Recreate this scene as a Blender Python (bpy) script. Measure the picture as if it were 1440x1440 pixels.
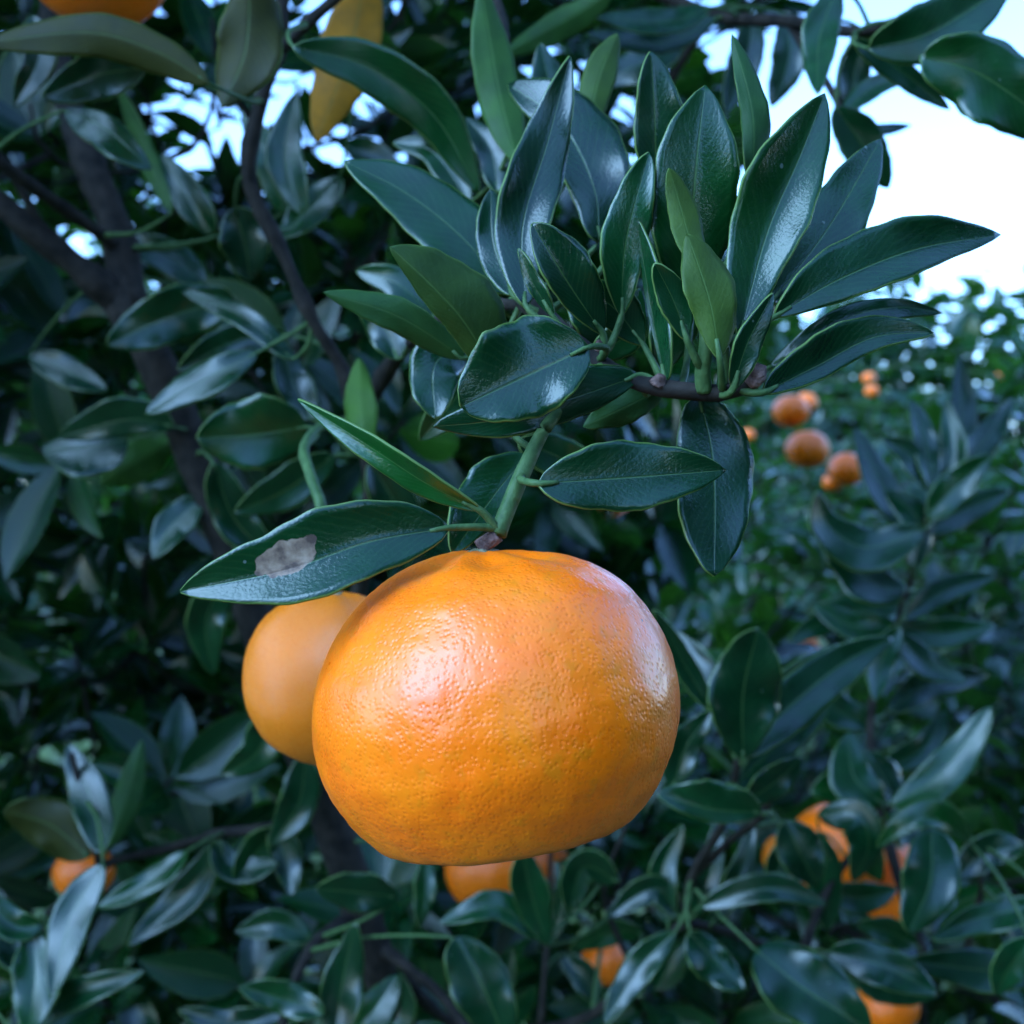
import bpy, math, random
import numpy as np
from mathutils import Vector, Matrix, noise

# ------------------------------------------------------------------ camera, sky, sun, exposure
R = math.radians
random.seed(7); rng = np.random.default_rng(11)
for o in list(bpy.data.objects): bpy.data.objects.remove(o)
scene = bpy.context.scene
COL = scene.collection
CAMZ = 1.30
K = math.tan(R(23.2)) / 720.0            # metres per pixel of the 1440 px photograph at 1 m

cam_d = bpy.data.cameras.new('camera'); cam = bpy.data.objects.new('camera', cam_d); COL.objects.link(cam)
cam.location = (0, 0, CAMZ); cam.rotation_euler = (R(90), 0, 0)
cam_d.sensor_width = 36; cam_d.lens = 18 / math.tan(R(23.2))
cam_d.clip_start = 0.01; cam_d.clip_end = 600
cam_d.dof.use_dof = True; cam_d.dof.focus_distance = 0.228; cam_d.dof.aperture_fstop = 20.0
scene.camera = cam

SUN_EL, SUN_AZ = R(39), R(232)           # azimuth clockwise from +Y: behind the camera, to its left
world = bpy.data.worlds.new('World'); scene.world = world; world.use_nodes = True
wn = world.node_tree
sky = wn.nodes.new('ShaderNodeTexSky'); sky.sky_type = 'NISHITA'; sky.sun_disc = False
sky.sun_elevation = SUN_EL; sky.sun_rotation = SUN_AZ
sky.air_density = 1.0; sky.dust_density = 0.15; sky.ozone_density = 10.0
wn.links.new(sky.outputs[0], wn.nodes['Background'].inputs[0])
wn.nodes['Background'].inputs[1].default_value = 0.15

sun_d = bpy.data.lights.new('sun', 'SUN'); sun = bpy.data.objects.new('sun', sun_d); COL.objects.link(sun)
sun_d.energy = 0.95; sun_d.angle = R(44); sun_d.color = (0.36, 0.65, 1.0)
sd = Vector((math.sin(SUN_AZ) * math.cos(SUN_EL), math.cos(SUN_AZ) * math.cos(SUN_EL), math.sin(SUN_EL)))
sun.rotation_euler = sd.to_track_quat('Z', 'Y').to_euler(); sun.location = (0, 0, 6)

scene.view_settings.view_transform = 'Standard'; scene.view_settings.look = 'None'
scene.view_settings.exposure = 2.7; scene.view_settings.gamma = 1.0
scene.render.engine = 'CYCLES'
scene.cycles.max_bounces = 8; scene.cycles.transparent_max_bounces = 8

# ------------------------------------------------------------------ helpers
def P(x, y, d):
    """photo pixel + distance along the view axis -> point in the place"""
    return Vector(((x - 720) * K * d, d, CAMZ - (y - 720) * K * d))

def spline(pts, n):
    """Catmull-Rom through points (any dimension), n+1 samples, roughly even in length"""
    p = np.array(pts, float)
    if len(p) == 2:
        t = np.linspace(0, 1, n + 1)[:, None]; return p[0] * (1 - t) + p[1] * t
    e = np.vstack([2 * p[0] - p[1], p, 2 * p[-1] - p[-2]])
    out = []
    for i in range(1, len(e) - 2):
        for t in np.linspace(0, 1, 24, endpoint=False):
            a, b, c, d = e[i-1], e[i], e[i+1], e[i+2]
            out.append(.5 * ((2*b) + (c-a)*t + (2*a-5*b+4*c-d)*t*t + (3*b-a-3*c+d)*t**3))
    out.append(p[-1]); out = np.array(out)
    s = np.concatenate([[0], np.cumsum(np.linalg.norm(np.diff(out, axis=0), axis=1))])
    u = np.linspace(0, s[-1], n + 1)
    return np.stack([np.interp(u, s, out[:, k]) for k in range(out.shape[1])], 1)

def mesh_np(name, V, F, uv=None, mat_idx=None, mats=(), smooth=True):
    """V (n,3); F list of quads/tris or (m,4) array; uv per vertex (n,2)"""
    me = bpy.data.meshes.new(name)
    V = np.asarray(V, np.float32)
    if isinstance(F, np.ndarray):
        m, k = F.shape
        me.vertices.add(len(V)); me.vertices.foreach_set('co', V.ravel())
        me.loops.add(m * k); me.loops.foreach_set('vertex_index', F.ravel().astype(np.int32))
        me.polygons.add(m)
        me.polygons.foreach_set('loop_start', np.arange(0, m * k, k, dtype=np.int32))
        me.polygons.foreach_set('loop_total', np.full(m, k, np.int32))
        me.update(calc_edges=True)
    else:
        me.from_pydata([tuple(v) for v in V], [], F)
    for m in mats: me.materials.append(m)
    if uv is not None:
        l = me.uv_layers.new(name='UVMap')
        vi = np.empty(len(me.loops), np.int32); me.loops.foreach_get('vertex_index', vi)
        l.data.foreach_set('uv', np.asarray(uv, np.float32)[vi].ravel())
    if mat_idx is not None: me.polygons.foreach_set('material_index', np.asarray(mat_idx, np.int32))
    if smooth: me.polygons.foreach_set('use_smooth', np.ones(len(me.polygons), bool))
    me.update(); me.validate()
    return me

def link(name, me, parent=None, color=None):
    o = bpy.data.objects.new(name, me); COL.objects.link(o)
    if parent is not None:
        o.parent = parent
        if parent.type == 'EMPTY': o.matrix_parent_inverse = Matrix.Translation(-parent.location)
    if color: o.color = color
    return o

def empty(name, loc):
    o = bpy.data.objects.new(name, None); COL.objects.link(o); o.location = loc
    o.empty_display_size = 0.05
    return o

def tag(o, label=None, cat=None, group=None, kind=None):
    if label: o['label'] = label
    if cat: o['category'] = cat
    if group: o['group'] = group
    if kind: o['kind'] = kind
    return o

class Tubes:
    """collects tapered tubes into one mesh"""
    def __init__(self): self.V = []; self.F = []; self.n = 0
    def add(self, pts, r, n=None, sides=8, knob=0.0):
        pts = np.array(pts, float); n = n or max(2, 5 * (len(pts) - 1))
        c = spline(pts, n)
        rr = np.interp(np.linspace(0, 1, n + 1), np.linspace(0, 1, len(r)), r)
        ref = np.array([0.31, 0.22, 0.93])
        for i in range(n + 1):
            t = c[min(i + 1, n)] - c[max(i - 1, 0)]; t /= np.linalg.norm(t) + 1e-9
            if abs(np.dot(t, ref)) > .95: ref = np.array([.9, .3, .1])
            a = np.cross(t, ref); a /= np.linalg.norm(a) + 1e-9; b = np.cross(t, a)
            k = rr[i] * (1 + knob * noise.noise(Vector(c[i] * 90)) if knob else 1)
            for s in range(sides):
                an = 2 * math.pi * s / sides
                kk = k * (1 + (knob * .6 * noise.noise(Vector(c[i] * 60) + Vector((s, 0, 0))) if knob else 0))
                self.V.append(c[i] + (a * math.cos(an) + b * math.sin(an)) * kk)
        for i in range(n):
            for s in range(sides):
                q = self.n + i * sides
                self.F.append((q + s, q + (s + 1) % sides, q + sides + (s + 1) % sides, q + sides + s))
        self.F.append(tuple(self.n + s for s in range(sides))[::-1])
        self.F.append(tuple(self.n + n * sides + s for s in range(sides)))
        self.n += (n + 1) * sides
        return c
    def build(self, name, mat, parent):
        return link(name, mesh_np(name, self.V, self.F, mats=[mat]), parent)

# ------------------------------------------------------------------ materials
def new_mat(name):
    m = bpy.data.materials.new(name); m.use_nodes = True
    nt = m.node_tree; return m, nt, nt.nodes['Principled BSDF'], nt.nodes['Material Output']
def N(nt, t, **kw):
    n = nt.nodes.new(t)
    for k, v in kw.items(): setattr(n, k, v)
    return n
def ramp(nt, stops):
    r = N(nt, 'ShaderNodeValToRGB'); e = r.color_ramp.elements
    while len(e) > 1: e.remove(e[0])
    e[0].position, e[0].color = stops[0][0], (*stops[0][1], 1)
    for p, c in stops[1:]:
        q = e.new(p); q.color = (*c, 1)
    return r
def math_n(nt, op, a, b=None, clamp=False):
    n = N(nt, 'ShaderNodeMath', operation=op); n.use_clamp = clamp
    for i, v in enumerate((a, b)):
        if v is None: continue
        if isinstance(v, (int, float)): n.inputs[i].default_value = v
        else: nt.links.new(v, n.inputs[i])
    return n.outputs[0]
def mixc(nt, f, a, b, blend='MIX'):
    n = N(nt, 'ShaderNodeMix', data_type='RGBA', blend_type=blend)
    for i, v in ((0, f), (6, a), (7, b)):
        if isinstance(v, (int, float)): n.inputs[i].default_value = v
        elif isinstance(v, tuple): n.inputs[i].default_value = (*v, 1)
        else: nt.links.new(v, n.inputs[i])
    return n.outputs[2]

def leaf_material(name, top, under, side='top', rough=.17, spot=False, island=False):
    """citrus leaf: glossy upper face, paler matt underside, pale midrib, side veins, pale translucent margin"""
    m, nt, bs, out = new_mat(name); L = nt.links.new
    uv = N(nt, 'ShaderNodeUVMap'); sep = N(nt, 'ShaderNodeSeparateXYZ'); L(uv.outputs[0], sep.inputs[0])
    s = math_n(nt, 'ABSOLUTE', math_n(nt, 'SUBTRACT', math_n(nt, 'MULTIPLY', sep.outputs[0], 2.0), 1.0))
    tc = N(nt, 'ShaderNodeTexCoord')
    oi = N(nt, 'ShaderNodeObjectInfo')
    geo = N(nt, 'ShaderNodeNewGeometry')
    n1 = N(nt, 'ShaderNodeTexNoise'); n1.inputs['Scale'].default_value = 140; n1.inputs['Detail'].default_value = 4; L(tc.outputs['Object'], n1.inputs[0])
    n2 = N(nt, 'ShaderNodeTexNoise'); n2.inputs['Scale'].default_value = 1500; n2.inputs['Detail'].default_value = 2; L(tc.outputs['Object'], n2.inputs[0])
    if side == 'both': base = mixc(nt, geo.outputs['Backfacing'], top, under)
    else: base = mixc(nt, 0.0, top if side == 'top' else under, under)
    rnd = geo.outputs['Random Per Island'] if island else oi.outputs['Random']
    var = ramp(nt, [(0, (.65, .75, .8)), (.5, (1, 1, 1)), (.85, (1.35, 1.2, .9)), (1, (1.9, 1.5, .8))]); L(rnd, var.inputs[0])
    base = mixc(nt, 1.0, base, var.outputs[0], 'MULTIPLY')
    base = mixc(nt, 1.0, base, oi.outputs['Color'], 'MULTIPLY')
    mot = ramp(nt, [(.3, (.72, .76, .78)), (.7, (1.25, 1.22, 1.1))]); L(n1.outputs[0], mot.inputs[0])
    base = mixc(nt, .8, base, mot.outputs[0], 'MULTIPLY')
    # veins: slanted stripes leaving the midrib
    w = math_n(nt, 'SUBTRACT', math_n(nt, 'MULTIPLY', sep.outputs[1], 16.0), math_n(nt, 'MULTIPLY', s, 4.5))
    w = math_n(nt, 'ADD', w, math_n(nt, 'MULTIPLY', n1.outputs[0], 1.6))
    vein = math_n(nt, 'POWER', math_n(nt, 'ABSOLUTE', math_n(nt, 'SINE', math_n(nt, 'MULTIPLY', w, 3.1416))), 10.0)
    base = mixc(nt, math_n(nt, 'MULTIPLY', vein, .05), base, (.09, .17, .05))
    rib = math_n(nt, 'SUBTRACT', 1.0, math_n(nt, 'MULTIPLY', s, 24.0), True)
    base = mixc(nt, math_n(nt, 'MULTIPLY', rib, .4), base, (.12, .22, .06))
    marg = math_n(nt, 'MULTIPLY', math_n(nt, 'SUBTRACT', math_n(nt, 'ADD', s, math_n(nt, 'MULTIPLY', math_n(nt, 'SUBTRACT', n1.outputs[0], .5), .06)), .955), 26.0, True)
    base = mixc(nt, math_n(nt, 'MULTIPLY', marg, .7), base, (.11, .18, .035))
    v2 = N(nt, 'ShaderNodeTexVoronoi', feature='F1'); v2.inputs['Scale'].default_value = 230; L(tc.outputs['Object'], v2.inputs['Vector'])
    sc_ = N(nt, 'ShaderNodeSeparateColor'); L(v2.outputs['Color'], sc_.inputs[0])
    dots = math_n(nt, 'MULTIPLY', math_n(nt, 'SUBTRACT', math_n(nt, 'MULTIPLY', math_n(nt, 'SUBTRACT', sc_.outputs[0], .86), .9), v2.outputs['Distance']), 40.0, True)
    if not island: base = mixc(nt, math_n(nt, 'MULTIPLY', dots, .5), base, (.22, .27, .25))       # dust and scale marks
    rgh = math_n(nt, 'MULTIPLY_ADD', n1.outputs[0], .28); rgh.node.inputs[2].default_value = rough - .1
    if spot:   # dry brown blotch with a ragged edge
        dx = math_n(nt, 'SUBTRACT', sep.outputs[0], .63); dy = math_n(nt, 'SUBTRACT', sep.outputs[1], .60)
        r2 = math_n(nt, 'SQRT', math_n(nt, 'ADD', math_n(nt, 'POWER', math_n(nt, 'MULTIPLY', dx, 4.4), 2.0), math_n(nt, 'POWER', math_n(nt, 'MULTIPLY', dy, 8.2), 2.0)))
        n3 = N(nt, 'ShaderNodeTexNoise'); n3.inputs['Scale'].default_value = 330; n3.inputs['Detail'].default_value = 6; L(tc.outputs['Object'], n3.inputs[0])
        r2 = math_n(nt, 'ADD', r2, math_n(nt, 'MULTIPLY', math_n(nt, 'SUBTRACT', n3.outputs[0], .5), 1.1))
        msk = math_n(nt, 'MULTIPLY', math_n(nt, 'SUBTRACT', .98, r2), 14.0, True)
        bc = ramp(nt, [(.35, (.10, .06, .045)), (.5, (.30, .19, .13)), (.68, (.46, .33, .24))]); L(n3.outputs[0], bc.inputs[0])
        base = mixc(nt, msk, base, bc.outputs[0])
        rgh = math_n(nt, 'MAXIMUM', rgh, math_n(nt, 'MULTIPLY', msk, .85))
    L(base, bs.inputs['Base Color']); L(rgh, bs.inputs['Roughness'])
    bs.inputs['Specular IOR Level'].default_value = .5 if side != 'under' else .25
    if side != 'under':                  # waxy cuticle
        bs.inputs['Coat Weight'].default_value = .25; bs.inputs['Coat Roughness'].default_value = .22; bs.inputs['Coat IOR'].default_value = 1.6
    bp = N(nt, 'ShaderNodeBump'); bp.inputs['Strength'].default_value = .28; bp.inputs['Distance'].default_value = .0006
    h = math_n(nt, 'ADD', math_n(nt, 'MULTIPLY', n2.outputs[0], .6), math_n(nt, 'MULTIPLY', vein, -.07))
    h = math_n(nt, 'ADD', h, math_n(nt, 'MULTIPLY', n1.outputs[0], .9))
    h = math_n(nt, 'SUBTRACT', h, math_n(nt, 'MULTIPLY', rib, .8))
    L(h, bp.inputs['Height']); L(bp.outputs[0], bs.inputs['Normal'])
    tr = N(nt, 'ShaderNodeBsdfTranslucent'); mx = N(nt, 'ShaderNodeMixShader'); mx.inputs[0].default_value = .30
    tcol = mixc(nt, 1.0, base, (2.2, 2.6, .9), 'MULTIPLY'); L(tcol, tr.inputs[0])
    L(bs.outputs[0], mx.inputs[1]); L(tr.outputs[0], mx.inputs[2]); L(mx.outputs[0], out.inputs[0])
    return m

GREEN, UNDER = (.002, .033, .0095), (.013, .052, .012)
M_TOP = leaf_material('leaf_upper_face', GREEN, UNDER, 'top')
M_SPOT = leaf_material('leaf_upper_face_blotched', GREEN, UNDER, 'top', spot=True)
M_UND = leaf_material('leaf_underside', GREEN, UNDER, 'under', rough=.5)
M_FOL = leaf_material('foliage_leaf', GREEN, UNDER, 'both', rough=.18)
M_FOLI = leaf_material('foliage_mass', GREEN, UNDER, 'both', rough=.18, island=True)

m, nt, bs, out = new_mat('leaf_margin'); M_RIM = m
tr = N(nt, 'ShaderNodeBsdfTranslucent'); tr.inputs[0].default_value = (.26, .40, .09, 1)
bs.inputs['Base Color'].default_value = (.15, .25, .06, 1); bs.inputs['Roughness'].default_value = .45
mx = N(nt, 'ShaderNodeMixShader'); mx.inputs[0].default_value = .4
nt.links.new(bs.outputs[0], mx.inputs[1]); nt.links.new(tr.outputs[0], mx.inputs[2]); nt.links.new(mx.outputs[0], out.inputs[0])

def bark_material(name, a, b, scale, rough=.8, bump=.5):
    m, nt, bs, out = new_mat(name); L = nt.links.new
    tc = N(nt, 'ShaderNodeTexCoord')
    n = N(nt, 'ShaderNodeTexNoise'); n.inputs['Scale'].default_value = scale; n.inputs['Detail'].default_value = 6
    L(tc.outputs['Object'], n.inputs[0])
    r = ramp(nt, [(.32, a), (.68, b)]); L(n.outputs[0], r.inputs[0]); L(r.outputs[0], bs.inputs['Base Color'])
    bs.inputs['Roughness'].default_value = rough; bs.inputs['Specular IOR Level'].default_value = .15
    bp = N(nt, 'ShaderNodeBump'); bp.inputs['Strength'].default_value = bump; bp.inputs['Distance'].default_value = .002
    L(n.outputs[0], bp.inputs['Height']); L(bp.outputs[0], bs.inputs['Normal'])
    return m
M_BARK = bark_material('bark', (.009, .008, .0065), (.030, .024, .019), 160)
M_TWIG = bark_material('green_twig', (.03, .07, .022), (.065, .12, .04), 320, .5, .35)
M_BUD = bark_material('woody_bud', (.06, .035, .03), (.2, .12, .10), 500, .8, .9)
M_CALYX = bark_material('calyx', (.10, .12, .05), (.22, .19, .12), 500, .75, .8)

def peel_material(name, c0, c1, c2, bump=.22, specks=True, pore=1080):
    m, nt, bs, out = new_mat(name); L = nt.links.new
    tc = N(nt, 'ShaderNodeTexCoord'); co = tc.outputs['Object']
    n1 = N(nt, 'ShaderNodeTexNoise'); n1.inputs['Scale'].default_value = 55; n1.inputs['Detail'].default_value = 5; n1.inputs['Roughness'].default_value = .6; L(co, n1.inputs[0])
    r = ramp(nt, [(.28, c0), (.5, c1), (.74, c2)]); L(n1.outputs[0], r.inputs[0])
    base = r.outputs[0]
    n4 = N(nt, 'ShaderNodeTexNoise'); n4.inputs['Scale'].default_value = 260; n4.inputs['Detail'].default_value = 3; L(co, n4.inputs[0])
    gr = ramp(nt, [(.56, (0, 0, 0)), (.72, (1, 1, 1))]); L(n4.outputs[0], gr.inputs[0])
    base = mixc(nt, math_n(nt, 'MULTIPLY', gr.outputs[0], .4), base, (.55, .17, .002))
    vo = N(nt, 'ShaderNodeTexVoronoi', feature='F1'); vo.inputs['Scale'].default_value = pore; L(co, vo.inputs['Vector'])
    pit = ramp(nt, [(.0, (0, 0, 0)), (.5, (1, 1, 1))]); L(vo.outputs['Distance'], pit.inputs[0])
    base = mixc(nt, math_n(nt, 'MULTIPLY', math_n(nt, 'SUBTRACT', 1.0, pit.outputs[0]), .28), base, (.66, .09, .001))
    if specks:
        v2 = N(nt, 'ShaderNodeTexVoronoi', feature='F1'); v2.inputs['Scale'].default_value = 260; L(co, v2.inputs['Vector'])
        sepc = N(nt, 'ShaderNodeSeparateColor'); L(v2.outputs['Color'], sepc.inputs[0])
        size = math_n(nt, 'MULTIPLY', math_n(nt, 'SUBTRACT', sepc.outputs[0], .78), .5)
        dot = math_n(nt, 'MULTIPLY', math_n(nt, 'SUBTRACT', size, v2.outputs['Distance']), 40.0, True)
        base = mixc(nt, math_n(nt, 'MULTIPLY', dot, .8), base, (.10, .035, .01))
    L(base, bs.inputs['Base Color'])
    n5 = N(nt, 'ShaderNodeTexNoise'); n5.inputs['Scale'].default_value = 900; n5.inputs['Detail'].default_value = 3; L(co, n5.inputs[0])
    rg = math_n(nt, 'MULTIPLY_ADD', n1.outputs[0], .25); rg.node.inputs[2].default_value = .17
    L(rg, bs.inputs['Roughness']); bs.inputs['Specular IOR Level'].default_value = .5
    bs.inputs['Subsurface Weight'].default_value = .18; bs.inputs['Subsurface Radius'].default_value = (.006, .003, .001)
    bs.inputs['Subsurface Scale'].default_value = .6
    h = math_n(nt, 'ADD', math_n(nt, 'MULTIPLY', pit.outputs[0], .75), math_n(nt, 'MULTIPLY', n5.outputs[0], .35))
    h = math_n(nt, 'ADD', h, math_n(nt, 'MULTIPLY', n4.outputs[0], .25))
    bp = N(nt, 'ShaderNodeBump'); bp.inputs['Strength'].default_value = bump; bp.inputs['Distance'].default_value = .0007
    L(h, bp.inputs['Height']); L(bp.outputs[0], bs.inputs['Normal'])
    return m
M_PEEL = peel_material('mandarin_peel', (.93, .130, .0004), (.96, .165, .0004), (.93, .205, .001))
M_PEEL2 = peel_material('mandarin_peel_yellowish', (.70, .14, .002), (.72, .16, .003), (.68, .18, .006), .35, False)

# ------------------------------------------------------------------ the setting
m, nt, bs, out = new_mat('orchard_soil')
tc = N(nt, 'ShaderNodeTexCoord'); n = N(nt, 'ShaderNodeTexNoise'); n.inputs['Scale'].default_value = 3; n.inputs['Detail'].default_value = 8
nt.links.new(tc.outputs['Object'], n.inputs[0])
r = ramp(nt, [(.3, (.035, .055, .02)), (.55, (.07, .10, .03)), (.75, (.10, .085, .05))]); nt.links.new(n.outputs[0], r.inputs[0])
nt.links.new(r.outputs[0], bs.inputs['Base Color']); bs.inputs['Roughness'].default_value = .95
gx = np.concatenate([np.linspace(-250, -6, 16), np.linspace(-5, 6, 60), np.linspace(7, 250, 16)])
gy = np.concatenate([np.linspace(-250, -5, 12), np.linspace(-4, 9, 60), np.linspace(10, 400, 18)])
V = [(x, y, .03 * noise.noise(Vector((x * 1.3, y * 1.3, 0)))) for y in gy for x in gx]
nx = len(gx)
F = [(j * nx + i, j * nx + i + 1, (j + 1) * nx + i + 1, (j + 1) * nx + i) for j in range(len(gy) - 1) for i in range(nx - 1)]
ground = link('ground', mesh_np('ground', V, F, mats=[m])); tag(ground, 'grassy orchard ground under the mandarin trees', 'ground', kind='structure')

m, nt, bs, out = new_mat('grass_blade'); M_GRASS = m
geo = N(nt, 'ShaderNodeNewGeometry'); r = ramp(nt, [(0, (.05, .11, .02)), (.6, (.09, .17, .035)), (1, (.20, .19, .08))])
nt.links.new(geo.outputs['Random Per Island'], r.inputs[0]); nt.links.new(r.outputs[0], bs.inputs['Base Color']); bs.inputs['Roughness'].default_value = .5
ng = 14000
gxy = np.stack([rng.uniform(-2.5, 4.5, ng), rng.uniform(.9, 7, ng)], 1)
ga = rng.uniform(0, 6.28, ng); gh = rng.uniform(.06, .22, ng); gl = rng.uniform(-.08, .08, (ng, 2))
Vg = np.zeros((ng, 5, 3)); w = np.stack([np.cos(ga), np.sin(ga)], 1) * .003
for i, (sx, hz, ln) in enumerate(((-1, 0, 0), (1, 0, 0), (.8, .55, .35), (-.8, .55, .35), (0, 1, 1))):
    Vg[:, i, :2] = gxy + w * sx + gl * ln; Vg[:, i, 2] = gh * hz - (.03 if hz == 0 else 0)
Fg = []
Vg2 = Vg.reshape(-1, 3)
i5 = np.arange(ng)[:, None] * 5
Fg = np.concatenate([i5 + np.array([[0, 1, 2]]), i5 + np.array([[0, 2, 3]]), i5 + np.array([[3, 2, 4]])])
grass = link('grass', mesh_np('grass', Vg2, Fg, mats=[M_GRASS])); tag(grass, 'short grass growing between the mandarin rows', 'grass', kind='stuff')

# ------------------------------------------------------------------ generic leaves for crowns
def profile(u, a=.85, p=.8): return np.maximum(np.sin(np.pi * np.clip(u, 0, 1) ** a), 0) ** p
def generic_leaf(seed, nu=6, ns=4):
    r = random.Random(seed)
    wid = r.uniform(.17, .23); fold = r.uniform(.12, .45); droop = r.uniform(.0, .42); tw = r.uniform(-.5, .5); wav = r.uniform(0, .02)
    V, UV = [], []
    for i in range(nu + 1):
        u = i / nu
        y = u * (1 - .12 * droop * u); z = -droop * u * u * .55 + .08 * u
        f = max(profile(u), .05 if i else .03)
        if i == nu: f = .02
        for j in range(ns + 1):
            s = -1 + 2 * j / ns
            x = s * wid * f; zz = abs(s) * wid * f * fold + wav * math.sin(u * 9 + s) * s * s
            c, sn = math.cos(tw * u), math.sin(tw * u)
            V.append((x * c - zz * sn, y, z + x * sn + zz * c)); UV.append((j / ns, u))
    F = np.array([(i * (ns + 1) + j, i * (ns + 1) + j + 1, (i + 1) * (ns + 1) + j + 1, (i + 1) * (ns + 1) + j) for i in range(nu) for j in range(ns)])
    return np.array(V), F, np.array(UV)
GEN = [generic_leaf(i) for i in range(8)]
GEN_ME = [mesh_np('crown_leaf', v, f, uv, mats=[M_FOL]) for v, f, uv in GEN]
GENL = [generic_leaf(i + 20, 4, 2) for i in range(4)]

def frame_for(direction, up):
    y = direction.normalized(); z = (up - y * up.dot(y))
    if z.length < 1e-4: z = y.orthogonal()
    z.normalize(); x = y.cross(z)
    return Matrix((x, y, z)).transposed()

def in_view(p, mx=1.08):
    return p.y > .05 and abs(p.x) < .4286 * mx * p.y and abs(p.z - CAMZ) < .4286 * mx * p.y

def crown_tree(root, ells, trunk_pts, n_ros, seed, n_obj, keep, leaf_len=(.045, .075), wood=True, n_branch=6, ros_n=(6, 10), extra_nodes=(), shell=.55):
    """fills ellipsoids with twig-end rosettes of leaves joined to the trunk by branches.
       the n_obj leaves that show largest become leaf objects, the rest one foliage mesh"""
    r = random.Random(seed)
    base = root.location
    vol = [e[3] * e[4] * e[5] for e in ells]; tot = sum(vol)
    ros = []
    tries = 0
    while len(ros) < n_ros and tries < n_ros * 12:
        tries += 1
        e = r.choices(ells, vol)[0]
        d = Vector((r.gauss(0, 1), r.gauss(0, 1), r.gauss(0, 1))).normalized()
        rad = (shell + (1 - shell) * r.random()) if r.random() < .8 else r.random() ** .5
        k = 1 + .22 * noise.noise(d * 2.2 + Vector((seed, 0, 0)))
        p = Vector((e[0] + d.x * e[3] * rad * k, e[1] + d.y * e[4] * rad * k, e[2] + d.z * e[5] * rad * k))
        if p.z < .12 or not keep(p): continue
        ros.append((p, Vector(e[:3])))
    tp = spline([tuple(q) for q in trunk_pts], 14)
    nodes = [Vector(q) for q in tp[6:]] + [Vector(q) for q in extra_nodes]
    nb = [-1] * len(nodes)                          # branch (sector) of each node
    c0 = nodes[len(tp[6:]) - 1]
    tubes = []
    ros.sort(key=lambda q: (q[0] - c0).length)
    arr = [np.array(n) for n in nodes]
    leaves = []
    for p, ec in ros:
        A = np.array(arr); d2 = ((A - np.array(p)) ** 2).sum(1) + .3 * np.maximum(A[:, 2] - p.z, 0) ** 2
        i = int(d2.argmin()); q = Vector(arr[i])
        sec = nb[i]
        if sec < 0: sec = len(tubes); tubes.append(Tubes())
        out = (p - ec); out = out.normalized() if out.length > 1e-3 else Vector((0, 0, 1))
        axis = (out * .7 + Vector((r.gauss(0, .25), r.gauss(0, .25), .75 + r.gauss(0, .2)))).normalized()
        if wood:
            L = (p - q).length
            mid = q.lerp(p, .5) + Vector((0, 0, -.12 * L)) + Vector((r.gauss(0, .06), r.gauss(0, .06), 0)) * L
            r0 = min(.008, .0016 + .007 * L)
            tubes[sec].add([q, mid, p, p + axis * .03], [r0, r0 * .7, .0018, .0012], n=6, sides=5)
        arr.append(np.array(p)); nb.append(sec)
        if wood and (p - q).length > .12:
            arr.append(np.array(mid)); nb.append(sec)
        ph = r.random() * 6.28
        ref = frame_for(axis, Vector((.3, .2, .9)))
        for kf in range(r.randint(*ros_n)):
            ph += 2.4; inc = r.uniform(.55, 1.45)
            side = ref.col[0] * math.cos(ph) + ref.col[2] * math.sin(ph)
            dr = (axis * math.cos(inc) + side * math.sin(inc) + Vector((0, 0, -.12))).normalized()
            ln = r.uniform(*leaf_len)
            pos = p + axis * (.03 * r.random()) + dr * .004
            upv = (axis * .3 + out * 1.2 + Vector((0, 0, .6)) + Vector((r.gauss(0, .45), r.gauss(0, .45), r.gauss(0, .3))))
            rot = frame_for(dr, upv)
            mid3 = pos + dr * ln * .5
            if not keep(mid3) or not keep(pos + dr * ln): continue
            leaves.append((pos, rot, ln, r.randrange(100), sec, mid3))
    br = []
    for i, t in enumerate(tubes):
        if t.n: br.append(t.build('branch', M_BARK, root))
        else: br.append(None)
    order = sorted(range(len(leaves)), key=lambda i: -(leaves[i][2] / leaves[i][5].y) if in_view(leaves[i][5], .98) else 1)
    chosen = set(i for i in order[:n_obj] if in_view(leaves[i][5], .98))
    VV, FF, UU = [], [], []; off = 0
    for i, (pos, rot, ln, vr, sec, mid3) in enumerate(leaves):
        if i in chosen:
            o = link('leaf', GEN_ME[vr % 8], br[sec] if br[sec] else root)
            o.matrix_basis = Matrix.Translation(pos) @ (rot.to_4x4() @ Matrix.Diagonal((ln, ln, ln, 1)))
        else:
            far = not in_view(mid3) or mid3.y > 2.6
            v, f, uv = GENL[vr % 4] if far else GEN[vr % 8]
            R3 = np.array(rot)
            VV.append((v * ln) @ R3.T + np.array(pos)); FF.append(f + off); UU.append(uv); off += len(v)
    if VV:
        # one foliage mesh in the tree for all leaves past the limit
        fo = link('foliage', mesh_np('foliage', np.concatenate(VV), np.concatenate(FF), np.concatenate(UU), mats=[M_FOLI]), root)
        tag(fo, kind='stuff')
    return [Vector(a) for a in arr], br

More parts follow.
